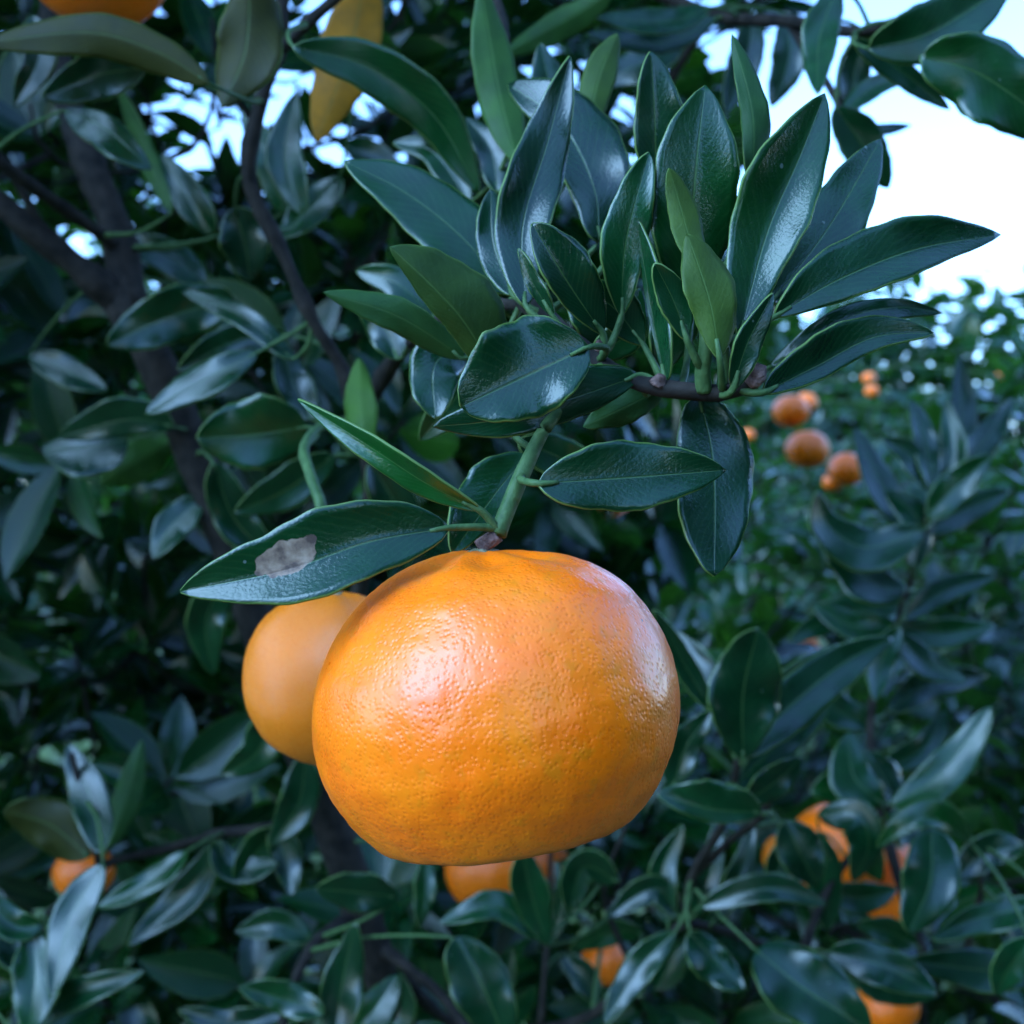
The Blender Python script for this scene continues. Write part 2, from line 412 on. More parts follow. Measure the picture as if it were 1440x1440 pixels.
# ------------------------------------------------------------------ near tree: trunk and branches traced from the photo
near = empty('mandarin_tree', (.0, .70, 0)); tag(near, 'leafy mandarin tree with dark forked limb and glossy leaves behind the large mandarin', 'tree', 'mandarin trees in the orchard')
WOOD = []            # sampled points of near wood for leaf stalks: (point, branch object)
def wood(name, specs, mat, knob=.25, sides=10):
    t = Tubes(); smp = []
    for pts, rad in specs:
        c = t.add([P(*q) for q in pts], rad, sides=sides, knob=knob, n=max(8, 8 * (len(pts) - 1)))
        smp += [Vector(x) for x in c]
    o = t.build(name, mat, near)
    for s in smp: WOOD.append((s, o))
    return o
tr_pts = [(720, 2500, .70), (650, 1800, .68), (520, 1320, .62), (462, 1150, .60), (400, 980, .58), (335, 800, .57), (275, 640, .56), (215, 500, .55), (165, 415, .55)]
trunk = wood('trunk', [(tr_pts, [.024, .019, .0130, .0112, .0103, .0098, .0094, .0090, .0088])], M_BARK, .12, 14)
br_a = wood('branch', [([(175, 430, .55), (120, 385, .54), (40, 320, .53), (-80, 220, .52)], [.0075, .006, .0055, .005]),
                       ([(70, 345, .535), (20, 250, .52), (-40, 180, .5)], [.002, .002, .0018])], M_BARK)
br_b = wood('branch', [([(180, 440, .55), (165, 330, .56), (125, 230, .57), (90, 120, .59), (60, -60, .62)], [.009, .0078, .007, .006, .005]),
                       ([(170, 350, .555), (100, 300, .53), (30, 250, .50), (-60, 180, .48)], [.0035, .0032, .003, .003])], M_BARK)
br_c = wood('branch', [([(430, 1060, .59), (500, 860, .52), (520, 660, .48), (485, 530, .47), (440, 450, .46), (395, 350, .455), (350, 250, .45), (365, 150, .445), (392, 70, .44), (398, -60, .44)],
                        [.006, .0045, .0036, .0034, .0032, .0031, .003, .0029, .0028, .0026]),
                       ([(392, 72, .44), (430, 35, .435), (480, -10, .43), (530, -60, .43)], [.0022, .002, .0018, .0016]),
                       ([(352, 165, .446), (335, 140, .44)], [.0012, .001])], M_BARK, .45)
fruit_br = wood('fruiting_branch', [([(505, 590, .475), (560, 500, .42), (640, 440, .34), (735, 430, .285), (800, 468, .262), (850, 515, .25), (900, 540, .247), (960, 550, .245), (1020, 552, .243), (1062, 535, .241)],
                        [.0032, .0028, .0024, .0022, .0020, .0018, .0018, .0017, .0017, .0019])], M_BARK, .5)
fruit_stalk = wood('fruiting_twig', [([(850, 515, .25), (800, 560, .243), (765, 605, .238), (735, 665, .234), (712, 720, .2315), (700, 752, .230)], [.0014, .0014, .0014, .0015, .0016, .0018])], M_TWIG, .12)
stalk2 = wood('fruiting_twig', [([(505, 590, .475), (455, 598, .41), (428, 628, .365), (437, 670, .348), (455, 730, .34), (462, 845, .338)], [.0018, .0016, .0015, .0015, .0016, .0018])], M_TWIG, .12)
shoot = wood('young_shoot', [([(990, 550, .243), (988, 520, .241), (992, 480, .239), (985, 430, .24)], [.0017, .0016, .0012, .0008]),
                             ([(1015, 548, .243), (1020, 500, .241), (1010, 455, .239)], [.0013, .0012, .0008])], M_TWIG, .1)
br_low = wood('branch', [([(515, 1310, .62), (640, 1440, .66), (800, 1440, .66), (900, 1370, .63), (965, 1300, .60), (1130, 1345, .64), (1300, 1365, .68), (1480, 1320, .70)], [.004, .0034, .003, .0026, .0022, .002, .002, .0018]),
                         ([(965, 1300, .60), (975, 1230, .57), (1020, 1150, .53), (1040, 1060, .50)], [.0028, .0024, .002, .0014]),
                         ([(975, 1230, .57), (1030, 1180, .55), (1072, 1145, .52), (1090, 1090, .5)], [.002, .0018, .0017, .0013]),
                         ([(1130, 1335, .62), (1170, 1240, .64), (1240, 1150, .66), (1262, 1120, .66)], [.0026, .0022, .002, .0014]),
                         ([(1300, 1345, .66), (1240, 1150, .70), (1225, 1000, .72), (1262, 880, .71), (1300, 745, .70), (1316, 680, .70)], [.003, .003, .0028, .0026, .0022, .0015]),
                         ([(1360, 1335, .68), (1380, 1240, .66), (1350, 1170, .64)], [.002, .0018, .0012]),
                         ([(760, 1442, .66), (770, 1310, .66), (775, 1180, .66)], [.002, .0018, .0014]),
                         ([(895, 1372, .63), (850, 1260, .62), (880, 1160, .6)], [.0018, .0016, .0012])], M_BARK, .3)
br_ll = wood('branch', [([(455, 1140, .60), (385, 1163, .60), (310, 1172, .60), (240, 1192, .61), (140, 1220, .60), (60, 1290, .58), (-40, 1330, .56)], [.0032, .0028, .0026, .0024, .0022, .0018, .0016]),
                        ([(140, 1220, .60), (125, 1150, .58), (100, 1060, .57)], [.0018, .0016, .0012]),
                        ([(505, 1280, .615), (440, 1330, .58), (400, 1430, .56), (380, 1560, .55)], [.003, .0026, .0022, .002]),
                        ([(520, 1320, .62), (620, 1400, .6), (690, 1500, .58)], [.003, .0024, .002])], M_BARK, .3)
br_top = wood('branch', [([(398, -60, .44), (620, -110, .55), (850, -40, .60), (1000, 20, .58), (1110, 30, .52), (1205, 45, .46), (1260, 30, .43)], [.004, .0038, .0036, .0034, .003, .0026, .0018]),
                         ([(1000, 20, .58), (940, 120, .62), (900, 210, .66)], [.0024, .002, .0016]),
                         ([(1110, 30, .52), (1170, 130, .5), (1200, 200, .5)], [.0022, .0018, .0014]),
                         ([(620, -110, .55), (690, -20, .46), (715, 100, .40), (730, 230, .36), (740, 340, .32), (735, 430, .285)], [.0024, .0022, .0019, .0017, .0016, .0016])], M_BARK, .3)
br_r = wood('branch', [([(1205, 45, .46), (1290, 70, .44), (1340, 90, .43)], [.002, .0016, .0013])], M_TWIG, .2)

# ------------------------------------------------------------------ leaves traced from the photo
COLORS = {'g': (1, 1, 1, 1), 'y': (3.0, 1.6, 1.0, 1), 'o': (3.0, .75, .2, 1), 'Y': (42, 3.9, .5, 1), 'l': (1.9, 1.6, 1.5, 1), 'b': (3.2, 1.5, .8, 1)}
n_hero = 0
def H(pts, wl, wr, d, ts=0.0, q=0.0, fold=.3, kind='g', under=False, stem=None, spot=False, dm=0.0, wav=.0, a=.85, p=.7, thick=.0005, parent=None, g=None):
    """pts: midrib pixels from base to tip; wl/wr half widths in px; d distance of the base;
       ts depth change per projected length, q sideways tilt (left edge farther), fold of the blade"""
    global n_hero
    n_hero += 1
    if g is not None:                    # slope of the blade: farther to the right, farther upwards
        tv = np.array(pts[-1], float) - np.array(pts[0], float); tv /= np.linalg.norm(tv)
        rj = random.Random(n_hero * 7); gx, gz = g[0] + rj.uniform(-.07, .07), g[1] + rj.uniform(-.07, .07)
        ts = gx * tv[0] - gz * tv[1]; q = gx * tv[1] + gz * tv[0]
    NU, NS = 30, 10
    c = spline(pts, NU); plen = np.linalg.norm(np.diff(c, axis=0), axis=1).sum()
    r = random.Random(n_hero * 13)
    tw = r.uniform(-.55, .55); dm = dm or r.uniform(-.10, .10)
    wav = wav or r.uniform(.03, .10); ph = r.uniform(0, 6.28); fq = r.uniform(7, 12)
    G = np.zeros((NU + 1, NS + 1, 3)); UV = np.zeros((NU + 1, NS + 1, 2))
    sgn = 1 if under else -1
    for i in range(NU + 1):
        u = i / NU
        t = c[min(i + 1, NU)] - c[max(i - 1, 0)]; t /= np.linalg.norm(t)
        nl = np.array([t[1], -t[0]])
        f = max(float(profile(u, a, p)), .035); f = .012 if i == NU else f
        dd = d + ts * plen * K * d * u + dm * 4 * u * (1 - u) * plen * K * d
        for j in range(NS + 1):
            s = -1 + 2 * j / NS                    # -1 left edge, +1 right edge
            fe = 1 + .035 * math.sin(u * (13 if s < 0 else 16) + ph * (1 if s < 0 else 2.3)) + .02 * math.sin(u * 41 + ph * 3 + (2 if s > 0 else 0)) * abs(s)
            w = (wl if s < 0 else wr) * f * abs(s) * fe
            xy = c[i] + nl * (w if s < 0 else -w)
            wm = (wl if s < 0 else wr) * f * K * d
            g = .75 * abs(s) + .25 * s * s
            off = wm * (sgn * fold * g + ((q + tw * (u - .5)) * (1 if s < 0 else -1)) * abs(s) + wav * 3 * math.sin(fq * u + ph + (1.7 if s > 0 else 0)) * s * s)
            G[i, j] = P(xy[0], xy[1], dd + off)
            UV[i, j] = (j / NS, u)
    # vertex normals of the sheet, thickness away from the side that faces the camera
    du = np.gradient(G, axis=0); dv = np.gradient(G, axis=1)
    nr = np.cross(du, dv); nr /= np.linalg.norm(nr, axis=2, keepdims=True) + 1e-12
    toward = -1 if (nr[:, :, 1].mean() > 0) else 1
    nr *= toward                                   # faces the camera on the whole
    th = np.full((NU + 1, NS + 1, 1), thick)
    A = G.reshape(-1, 3); B = (G - nr * th).reshape(-1, 3); nA = len(A)
    V = np.concatenate([A, B]); UVs = np.concatenate([UV.reshape(-1, 2)] * 2)
    F, MI = [], []; W = NS + 1
    fl = toward < 0
    for i in range(NU):
        for j in range(NS):
            a0, b0, c0, d0 = i * W + j, i * W + j + 1, (i + 1) * W + j + 1, (i + 1) * W + j
            fa = (a0, d0, c0, b0); fb = tuple(x + nA for x in (a0, b0, c0, d0))
            if fl: fa, fb = fa[::-1], fb[::-1]
            F.append(fa); MI.append(1 if under else 0); F.append(fb); MI.append(0 if under else 1)
    ring = [i * W for i in range(NU + 1)] + [NU * W + j for j in range(1, NS + 1)] + [i * W + NS for i in range(NU - 1, -1, -1)] + list(range(NS - 1, 0, -1))
    for x, y in zip(ring, ring[1:] + ring[:1]):
        F.append((x, y, y + nA, x + nA)); MI.append(2)
    base = Vector(G[0, NS // 2])
    # stalk to the nearest wood
    if stem is not None: anchor = P(*stem); br = min(WOOD, key=lambda w_: (w_[0] - anchor).length)[1]; anchor = min((w_[0] for w_ in WOOD), key=lambda w_: (w_ - anchor).length) if len(stem) == 3 else anchor
    else:
        b2_ = base - (Vector(G[2, NS // 2]) - base).normalized() * .008; anchor, br = min(WOOD, key=lambda w_: (w_[0] - b2_).length)
    if parent is not None: br = parent
    tb = Tubes(); L = (anchor - base).length
    tang = (Vector(G[2, NS // 2]) - base).normalized()
    mid = base.lerp(anchor, .5) - tang * min(.15 * L, .004)
    rad = .0008 + .00002 * (d / .23)
    tb.add([anchor, mid, base, base + tang * .004], [rad * (1.6 if L > .04 else 1.15), rad, rad * .9, rad * .5], n=9, sides=6)
    o0 = len(V); V = np.concatenate([V, np.array(tb.V)]); UVs = np.concatenate([UVs, np.full((len(tb.V), 2), .5)])
    for f in tb.F: F.append(tuple(x + o0 for x in f)); MI.append(3)
    me = mesh_np('leaf', V, F, UVs, MI, [M_SPOT if spot else M_TOP, M_UND, M_RIM, M_TWIG])
    o = link('leaf', me, br, COLORS[kind])
    return o

# -- right-hand rosette on the fruiting branch
H([(1040, 475), (1078, 330), (1125, 220), (1160, 131)], 58, 48, .243, .25, -.25, .5, p=.75, g=(.2, .2), a=1.15)
H([(972, 440), (972, 330), (980, 220), (992, 120)], 60, 64, .258, .10, .0, .2, p=.72, g=(.25, -.15), a=1.1)
H([(922, 270), (921, 180), (915, 72)], 28, 44, .275, .1, .2, p=.7, g=(.25, -.15))
H([(1058, 265), (1058, 160), (1029, 48)], 17, 24, .262, -.1, .5, kind='l', under=True, p=.7, g=(.2, .2))
H([(1085, 425), (1165, 320), (1239, 195)], 44, 46, .255, .2, .7, .2, p=.7, g=(.25, .55))
H([(1090, 445), (1180, 393), (1290, 350), (1408, 330)], 52, 34, .245, .12, .75, .35, p=.75, g=(.3, .42), a=.95)
H([(1082, 517), (1180, 452), (1260, 432), (1326, 440)], 18, 24, .266, .15, .7, .3, g=(-.05, .55))
H([(1074, 552), (1150, 514), (1230, 474), (1313, 468)], 38, 20, .240, .0, .45, .5, g=(.2, .2))
H([(1030, 548), (1052, 480), (1088, 412)], 16, 22, .2385, .0, -.2, g=(.25, -.15))
H([(1012, 505), (998, 425), (966, 328)], 30, 40, .234, .05, .1, kind='y', under=True, p=.7, g=(.2, .2), a=1.05)
H([(966, 478), (948, 425), (921, 371)], 20, 24, .237, .0, .2, kind='l', p=.65, g=(.25, -.15), a=1.05)
H([(985, 390), (962, 310), (941, 236)], 20, 24, .239, -.1, .2, kind='y', under=True, p=.68, g=(.2, .2), a=1.05)
H([(936, 538), (915, 430), (895, 307)], 6, 22, .246, .1, 1.2, kind='l')
H([(874, 445), (880, 340), (913, 214)], 34, 30, .252, .1, -.3, kind='l', p=.7, g=(.25, -.15), a=1.05)
H([(848, 470), (800, 400), (748, 314)], 24, 46, .250, .1, .2, p=.62, g=(.25, -.15), a=1.1)
H([(905, 485), (862, 432), (814, 403)], 28, 34, .256, .3, .3, p=.65, g=(.25, -.15), a=1.1)
H([(832, 500), (880, 470), (900, 405)], 26, 26, .268, .2, .2, g=(.25, -.15))
# -- left-hand leaves of the fruiting branch
H([(740, 432), (735, 320), (770, 200), (802, 79)], 42, 38, .262, .2, -.35, .35, wav=.1, p=.8, g=(.2, .2))
H([(842, 340), (835, 265), (790, 175), (714, 118)], 36, 62, .29, .55, .4, .1, p=.6, g=(-.05, .55))
H([(722, 415), (694, 345), (690, 266)], 24, 30, .275, .6, .2, .15, p=.6, g=(-.05, .55))
H([(728, 230), (700, 120), (676, -25)], 32, 30, .33, .0, .1, kind='l', under=True, g=(.2, .2))
H([(824, 195), (842, 110), (868, 47)], 24, 24, .31, .0, .2, kind='y', under=True, p=.65, g=(.2, .2), a=1.1)
H([(412, 66), (520, 95), (612, 165), (674, 272)], 38, 36, .36, -.1, -.15, .2, stem=(430, 35, .435), g=(.2, -.25))
H([(722, 412), (640, 325), (565, 268), (484, 227)], 44, 48, .30, .25, -.5, .2, p=.72, g=(.3, .5))
H([(700, 530), (650, 450), (600, 395), (548, 347)], 26, 62, .262, .05, .1, .45, kind='y', under=True, p=.68, g=(.25, -.15))
H([(655, 505), (560, 445), (455, 411)], 24, 26, .285, .1, .1, .2, kind='l', under=True, g=(.25, -.15))
H([(828, 488), (742, 528), (648, 572)], 58, 82, .232, -.12, -.35, .25, a=.92, p=.55, stem=(838, 497, .252), g=(.15, .12))
H([(900, 528), (780, 568), (690, 592), (609, 600)], 30, 46, .247, -.08, .15, .1, p=.7, g=(.25, -.15))
H([(935, 545), (880, 572), (820, 600)], 24, 24, .262, .2, -.2, kind='l', under=True, g=(.25, -.15))
H([(665, 480), (612, 512), (612, 588)], 40, 36, .30, -.1, .5, .1, p=.6, g=(.3, .5))
H([(778, 445), (748, 395), (729, 349)], 10, 12, .246, .0, .6, kind='l')
H([(676, 718), (600, 680), (520, 628), (418, 562)], 22, 16, .228, .12, .9, .75, kind='l', stem=(702, 748, .230), p=.8)
H([(632, 742), (520, 762), (400, 802), (253, 832)], 50, 66, .2245, -.05, -.55, .45, spot=True, p=.72, stem=(703, 745, .230), g=(.05, .22))
H([(757, 680), (880, 672), (1021, 661)], 52, 46, .2235, -.05, .40, .22, p=.72, stem=(733, 672, .234), g=(.25, .25))
H([(982, 555), (1003, 650), (1005, 810)], 56, 56, .255, -.25, .2, .12, p=.62, stem=(975, 550, .245), g=(.3, .38))
H([(742, 640), (700, 690), (636, 778)], 26, 48, .262, -.1, -.45, .2, p=.7, stem=(740, 650, .236), g=(.3, .5))
H([(722, 612), (700, 580), (690, 540)], 14, 14, .245, .3, .3)
H([(515, 645), (508, 575), (505, 503)], 24, 22, .42, .1, .2, kind='l', under=True, p=.65)
H([(560, 505), (540, 460), (505, 420)], 26, 26, .40, .1, .2)
H([(620, 455), (560, 400), (500, 380)], 24, 26, .38, .1, -.3)
H([(660, 285), (610, 215), (552, 200)], 20, 22, .40, .3, -.5, g=(-.05, .55))
H([(700, 270), (690, 210), (655, 165)], 22, 22, .38, .4, .2, g=(-.05, .55))
# -- top right, beyond the rosette
H([(1178, -20), (1152, 55), (1150, 132)], 26, 26, .44, -.3, .2, .15, g=(-.05, .55))
H([(1222, 68), (1310, 45), (1430, -30)], 44, 42, .40, .1, .5, .25, kind='g', stem=(1205, 45, .46), g=(.2, -.1))
H([(1200, 55), (1270, 102), (1336, 154)], 18, 20, .42, .0, -.1, g=(.25, -.15))
H([(1295, 80), (1380, 105), (1500, 190)], 56, 60, .36, -.1, .2, .1, kind='g', p=.6, stem=(1340, 90, .43), g=(.2, -.1))
H([(1185, 158), (1230, 122), (1285, 104)], 16, 14, .48, .1, .5)
H([(1195, 185), (1235, 182), (1282, 176)], 8, 9, .5, .0, .3)
H([(1175, 150), (1210, 200), (1250, 265)], 34, 30, .46, .0, .1, g=(.25, -.15))
H([(1215, 45), (1200, 110), (1195, 175)], 22, 22, .5, .0, .1, g=(.25, -.15))
H([(1000, 10), (940, 30), (840, 25)], 18, 20, .55, -.2, -.6, .1, g=(.45, .40))
H([(1010, 25), (930, 60), (825, 48)], 16, 22, .57, -.2, -.6, .1, g=(.45, .40))
H([(860, -10), (790, 30), (706, 78)], 28, 18, .50, .0, .2, kind='l', under=True)
H([(1060, 20), (1050, 80), (1020, 160)], 24, 24, .6, -.1, .2)
H([(960, 60), (900, 90), (830, 120)], 26, 26, .62, .0, -.2)
H([(1105, 20), (1110, 80), (1085, 150)], 24, 24, .6, -.1, .2)
H([(930, 130), (960, 170), (975, 230)], 22, 22, .66, -.1, .2)
# -- top left
H([(295, 118), (220, 72), (120, 45), (-30, 62)], 36, 28, .37, -.1, .0, .25, kind='o', under=True, stem=(360, 150, .445))
H([(205, 95), (140, 105), (60, 135)], 36, 34, .47, .0, .0, .2, g=(.25, -.15))
H([(352, -30), (345, 70), (312, 152)], 52, 42, .40, .0, .0, .25, kind='o', under=True, stem=(398, -30, .44))
H([(515, -40), (492, 70), (445, 200)], 42, 44, .48, .0, .1, .15, kind='Y', under=True, stem=(480, -10, .43))
H([(90, 155), (150, 182), (213, 238)], 20, 30, .47, -.2, .8, .1, g=(-.05, .55))
H([(45, 20), (55, 80), (20, 150)], 24, 24, .50, .0, .1)
H([(330, 292), (345, 345), (352, 395)], 34, 34, .50, .0, .1, p=.6, g=(.25, -.15))
H([(425, 300), (400, 220), (415, 130)], 26, 26, .52, .1, .2, kind='l')
H([(400, 300), (380, 230), (340, 150)], 24, 24, .55, .1, .2, kind='l')
H([(480, 250), (440, 290), (390, 335)], 24, 26, .55, -.2, -.4)
H([(240, 300), (200, 210), (165, 120)], 12, 16, .52, .1, .5, kind='l', under=True)
H([(300, 330), (260, 270), (225, 215)], 24, 24, .56, .2, .2)
H([(290, 400), (250, 370), (170, 330)], 24, 26, .60, .0, -.3)
# -- left middle
H([(412, 505), (345, 447), (255, 409)], 17, 17, .47, .1, -.9, .1, stem=(440, 450, .46), g=(-.05, .55))
H([(440, 590), (415, 545), (390, 480)], 24, 26, .49, .1, -.3)
H([(362, 496), (290, 532), (204, 581)], 24, 24, .47, -.1, -.75, .1, stem=(440, 460, .46), g=(-.05, .55))
H([(432, 600), (352, 612), (277, 616)], 48, 54, .44, .0, -.1, .15, p=.6, stem=(428, 628, .365), g=(.25, -.15))
H([(330, 420), (240, 445), (150, 485)], 38, 40, .53, .0, -.1, .2, p=.6, g=(.25, -.15))
H([(400, 470), (330, 480), (250, 520)], 26, 26, .53, .0, -.2, g=(.25, -.15))
H([(180, 618), (120, 628), (58, 632)], 44, 22, .56, -.2, -.9, .15, p=.6, g=(-.05, .55))
H([(245, 600), (180, 590), (80, 615)], 22, 32, .54, .0, .3, .2)
H([(240, 620), (190, 650), (140, 680)], 30, 30, .58, .0, .3, kind='l', under=True)
H([(285, 700), (240, 740), (215, 785)], 24, 24, .56, -.2, .6, g=(-.05, .55))
H([(300, 690), (300, 660), (340, 640)], 22, 22, .58, .0, .3)
H([(40, 500), (90, 520), (150, 548)], 22, 22, .62, -.1, .7, g=(-.05, .55))
# -- beside and under the large mandarin
H([(1045, 1068), (1045, 975), (1066, 884)], 48, 54, .48, .0, .0, .15, p=.6, stem=(1040, 1060, .50), g=(.25, -.15), a=1.05)
H([(1040, 1062), (1120, 985), (1190, 930), (1257, 897)], 34, 36, .49, .15, .7, .3, p=.65, g=(.25, .45))
H([(1055, 1060), (1110, 960), (1180, 905)], 18, 22, .52, .2, .7, g=(.25, .45))
H([(1030, 1110), (1100, 1040), (1170, 985)], 24, 28, .52, .1, .8, .2, g=(.25, .45))
H([(1002, 1000), (960, 930), (920, 858)], 16, 16, .47, .1, -.2, g=(.25, -.15))
H([(1015, 1020), (985, 940), (935, 880)], 20, 22, .52, .3, -.4, g=(-.05, .55))
H([(945, 1110), (965, 1050), (1000, 1000)], 26, 22, .50, .0, .0)
H([(1072, 1142), (1000, 1138), (924, 1117)], 18, 40, .47, .0, -.3, .3, p=.65, stem=(1072, 1145, .52), g=(.2, .2))
H([(1050, 1128), (1090, 1100), (1128, 1066)], 24, 22, .50, .1, .1, .2, g=(.25, -.15))
H([(1256, 1132), (1325, 1085), (1394, 993)], 26, 34, .62, fold=.15, kind='y', p=.65, stem=(1262, 1120, .66), g=(-.3, .45))
H([(1240, 1130), (1200, 1090), (1195, 1030)], 34, 26, .64, .2, .4, .1, g=(.25, .45))
H([(1245, 1130), (1195, 1110), (1140, 1112)], 26, 34, .66, .1, -.7, .1, g=(.25, .45))
H([(1258, 1125), (1240, 1090), (1215, 1055)], 26, 26, .68, .4, .4, .1, g=(.25, .45))
H([(1150, 1145), (1205, 1145), (1222, 1190), (1200, 1240)], 22, 34, .62, -.2, .2, .2, dm=-.15, p=.65)
H([(1105, 1155), (1125, 1200), (1150, 1245)], 34, 30, .60, .0, .2, .2, p=.6)
H([(1150, 1170), (1160, 1240), (1165, 1310)], 26, 26, .64, .0, .2, .2, kind='l')
H([(1365, 1185), (1305, 1150), (1232, 1192)], 12, 28, .60, -.1, -.4, .3, dm=-.2)
H([(1310, 1165), (1308, 1240), (1278, 1312)], 42, 40, .58, -.35, .2, .2, p=.6, g=(.25, .4))
H([(1440, 1190), (1390, 1200), (1335, 1240)], 24, 28, .62, .0, -.3)
H([(1480, 1270), (1380, 1290), (1310, 1320)], 26, 20, .58, -.1, -.6, .3)
H([(985, 1275), (1080, 1250), (1163, 1272)], 24, 18, .56, -.1, .4, .3, stem=(965, 1300, .60))
H([(970, 1310), (1000, 1345), (1047, 1392)], 22, 32, .56, -.2, .5, .2)
H([(1165, 1338), (1240, 1358), (1318, 1396)], 30, 30, .58, -.2, .4, .2, p=.65)
H([(1062, 1335), (1130, 1390), (1225, 1450)], 54, 48, .55, -.2, .4, .2, p=.62)
H([(1480, 1370), (1390, 1365), (1275, 1352)], 30, 30, .60, -.1, -.4, .2)
H([(1450, 1320), (1420, 1360), (1400, 1400)], 26, 26, .54, -.1, .2, kind='l')
H([(950, 1310), (900, 1360), (850, 1440)], 22, 24, .56, -.2, -.4, .2)
H([(955, 1290), (920, 1250), (850, 1290)], 20, 20, .60, .0, -.3)
H([(940, 1300), (930, 1230), (960, 1160)], 18, 22, .60, .1, .2)
H([(975, 1290), (1000, 1220), (1010, 1150)], 18, 18, .58, .1, .2)
H([(1000, 1300), (1040, 1230), (1060, 1160)], 18, 18, .60, .1, .2)
H([(870, 1240), (820, 1220), (800, 1290)], 24, 24, .60, -.1, .3)
H([(735, 1195), (745, 1250), (770, 1330)], 26, 26, .55, -.1, .1, .2, stem=(775, 1190, .66), g=(.25, -.15))
H([(760, 1320), (700, 1275), (618, 1298)], 18, 24, .56, -.1, -.6, .2)
H([(640, 1318), (680, 1390), (715, 1475)], 40, 44, .52, -.2, .4, .2, p=.62, g=(.2, .2))
H([(770, 1330), (790, 1270), (780, 1210)], 10, 14, .6, .1, .3)
H([(560, 1262), (505, 1255), (444, 1250)], 28, 28, .55, .0, .0, .2, p=.65, g=(.25, -.15))
H([(600, 1205), (598, 1255), (590, 1305)], 14, 16, .58, -.3, .3)
H([(470, 1475), (480, 1390), (500, 1298)], 28, 30, .54, .1, .1, .2)
H([(490, 1480), (520, 1430), (560, 1370)], 26, 30, .58, .2, .4)
H([(455, 1425), (400, 1405), (336, 1388)], 24, 26, .53, .0, -.3, .2)
H([(540, 1470), (560, 1420), (545, 1350)], 24, 24, .62, .1, .2)
# -- lower left
H([(140, 1200), (130, 1130), (95, 1045)], 30, 28, .55, .3, -.2, .15, g=(-.05, .55))
H([(125, 1205), (70, 1160), (5, 1140)], 36, 38, .56, .0, .0, .2, kind='o', under=True, p=.62)
H([(150, 1195), (180, 1120), (200, 1040)], 20, 20, .60, .1, .0, kind='l', under=True)
H([(145, 1215), (100, 1290), (72, 1402)], 28, 28, .52, -.3, .3, .15, g=(-.05, .55))
H([(262, 1198), (210, 1240), (138, 1276)], 18, 18, .57, .0, -.5, .2, g=(-.05, .55))
H([(60, 1300), (30, 1340), (-10, 1280)], 30, 30, .55, -.2, -.3, g=(-.05, .55))
H([(45, 1310), (50, 1370), (40, 1460)], 34, 34, .53, -.3, .2, g=(-.05, .55))
H([(60, 1300), (20, 1300), (-40, 1250)], 24, 24, .53, .0, -.4)
H([(20, 1450), (100, 1400), (202, 1366)], 22, 22, .52, .0, .4, kind='l')
H([(395, 1165), (360, 1200), (330, 1240)], 24, 24, .60, -.2, .4)
H([(310, 1180), (270, 1250), (180, 1330)], 22, 26, .60, -.1, -.4)
H([(440, 1320), (390, 1300), (330, 1310)], 22, 22, .60, .0, -.4)
H([(380, 1160), (400, 1200), (410, 1260)], 24, 20, .60, -.2, .2)
H([(400, 1420), (330, 1440), (250, 1420)], 22, 22, .58, .0, -.4)
H([(300, 1180), (330, 1220), (390, 1215)], 22, 22, .60, -.2, .6)
# -- right middle twig with blue-reflecting leaves
H([(1300, 745), (1220, 770), (1165, 740), (1150, 690)], 34, 30, .66, -.2, -.7, .15, g=(.28, .42))
H([(1275, 830), (1230, 820), (1160, 770)], 32, 28, .68, -.1, -.8, .1, g=(.28, .42))
H([(1285, 800), (1290, 730), (1245, 690)], 26, 22, .69, .2, -.6, .1, g=(.28, .42))
H([(1312, 690), (1280, 640), (1240, 615)], 18, 20, .69, .2, -.5, g=(.28, .42))
H([(1312, 690), (1300, 620), (1280, 560)], 16, 20, .69, .3, .2, g=(.28, .42))
H([(1316, 690), (1340, 640), (1330, 560)], 18, 20, .71, .2, .3, kind='l')
H([(1305, 730), (1340, 690), (1395, 640)], 26, 24, .68, .0, .2)
H([(1300, 750), (1350, 720), (1420, 690)], 24, 22, .70, .1, .6, g=(.28, .42))
H([(1270, 870), (1330, 830), (1400, 810)], 20, 18, .70, .1, .6, g=(.28, .42))
H([(1265, 880), (1240, 930), (1230, 985)], 20, 20, .68, -.3, .3, g=(.28, .42))
H([(1260, 890), (1300, 930), (1360, 960)], 20, 20, .70, -.2, .5, g=(.28, .42))
H([(1262, 880), (1200, 880), (1140, 850)], 18, 22, .72, .1, -.5)

# -- leaves behind the rosette and over the low fruits, plus three added shading leaves
for a_ in (([(870, 500), (830, 430), (800, 380)], 34, 34, .275), ([(760, 455), (720, 380), (660, 330)], 34, 36, .31), ([(930, 520), (950, 440), (940, 350)], 34, 34, .27), ([(1030, 500), (1060, 430), (1090, 340)], 30, 30, .265),
           ([(700, 470), (640, 560), (590, 620)], 34, 34, .33), ([(730, 620), (800, 650), (860, 700)], 30, 32, .33), ([(720, 250), (620, 180), (560, 120)], 30, 32, .42), ([(730, 230), (770, 140), (760, 60)], 30, 30, .40),
           ([(520, 650), (560, 720), (570, 800)], 30, 30, .46), ([(470, 640), (400, 690), (330, 720)], 28, 30, .50), ([(300, 650), (330, 730), (390, 790)], 30, 28, .52), ([(330, 800), (290, 870), (300, 950)], 28, 28, .55),
           ([(400, 980), (360, 1060), (310, 1090)], 26, 28, .57), ([(430, 1060), (420, 1130), (380, 1190)], 26, 28, .57)):
    H(a_[0], a_[1], a_[2], a_[3], g=(.25, -.12))
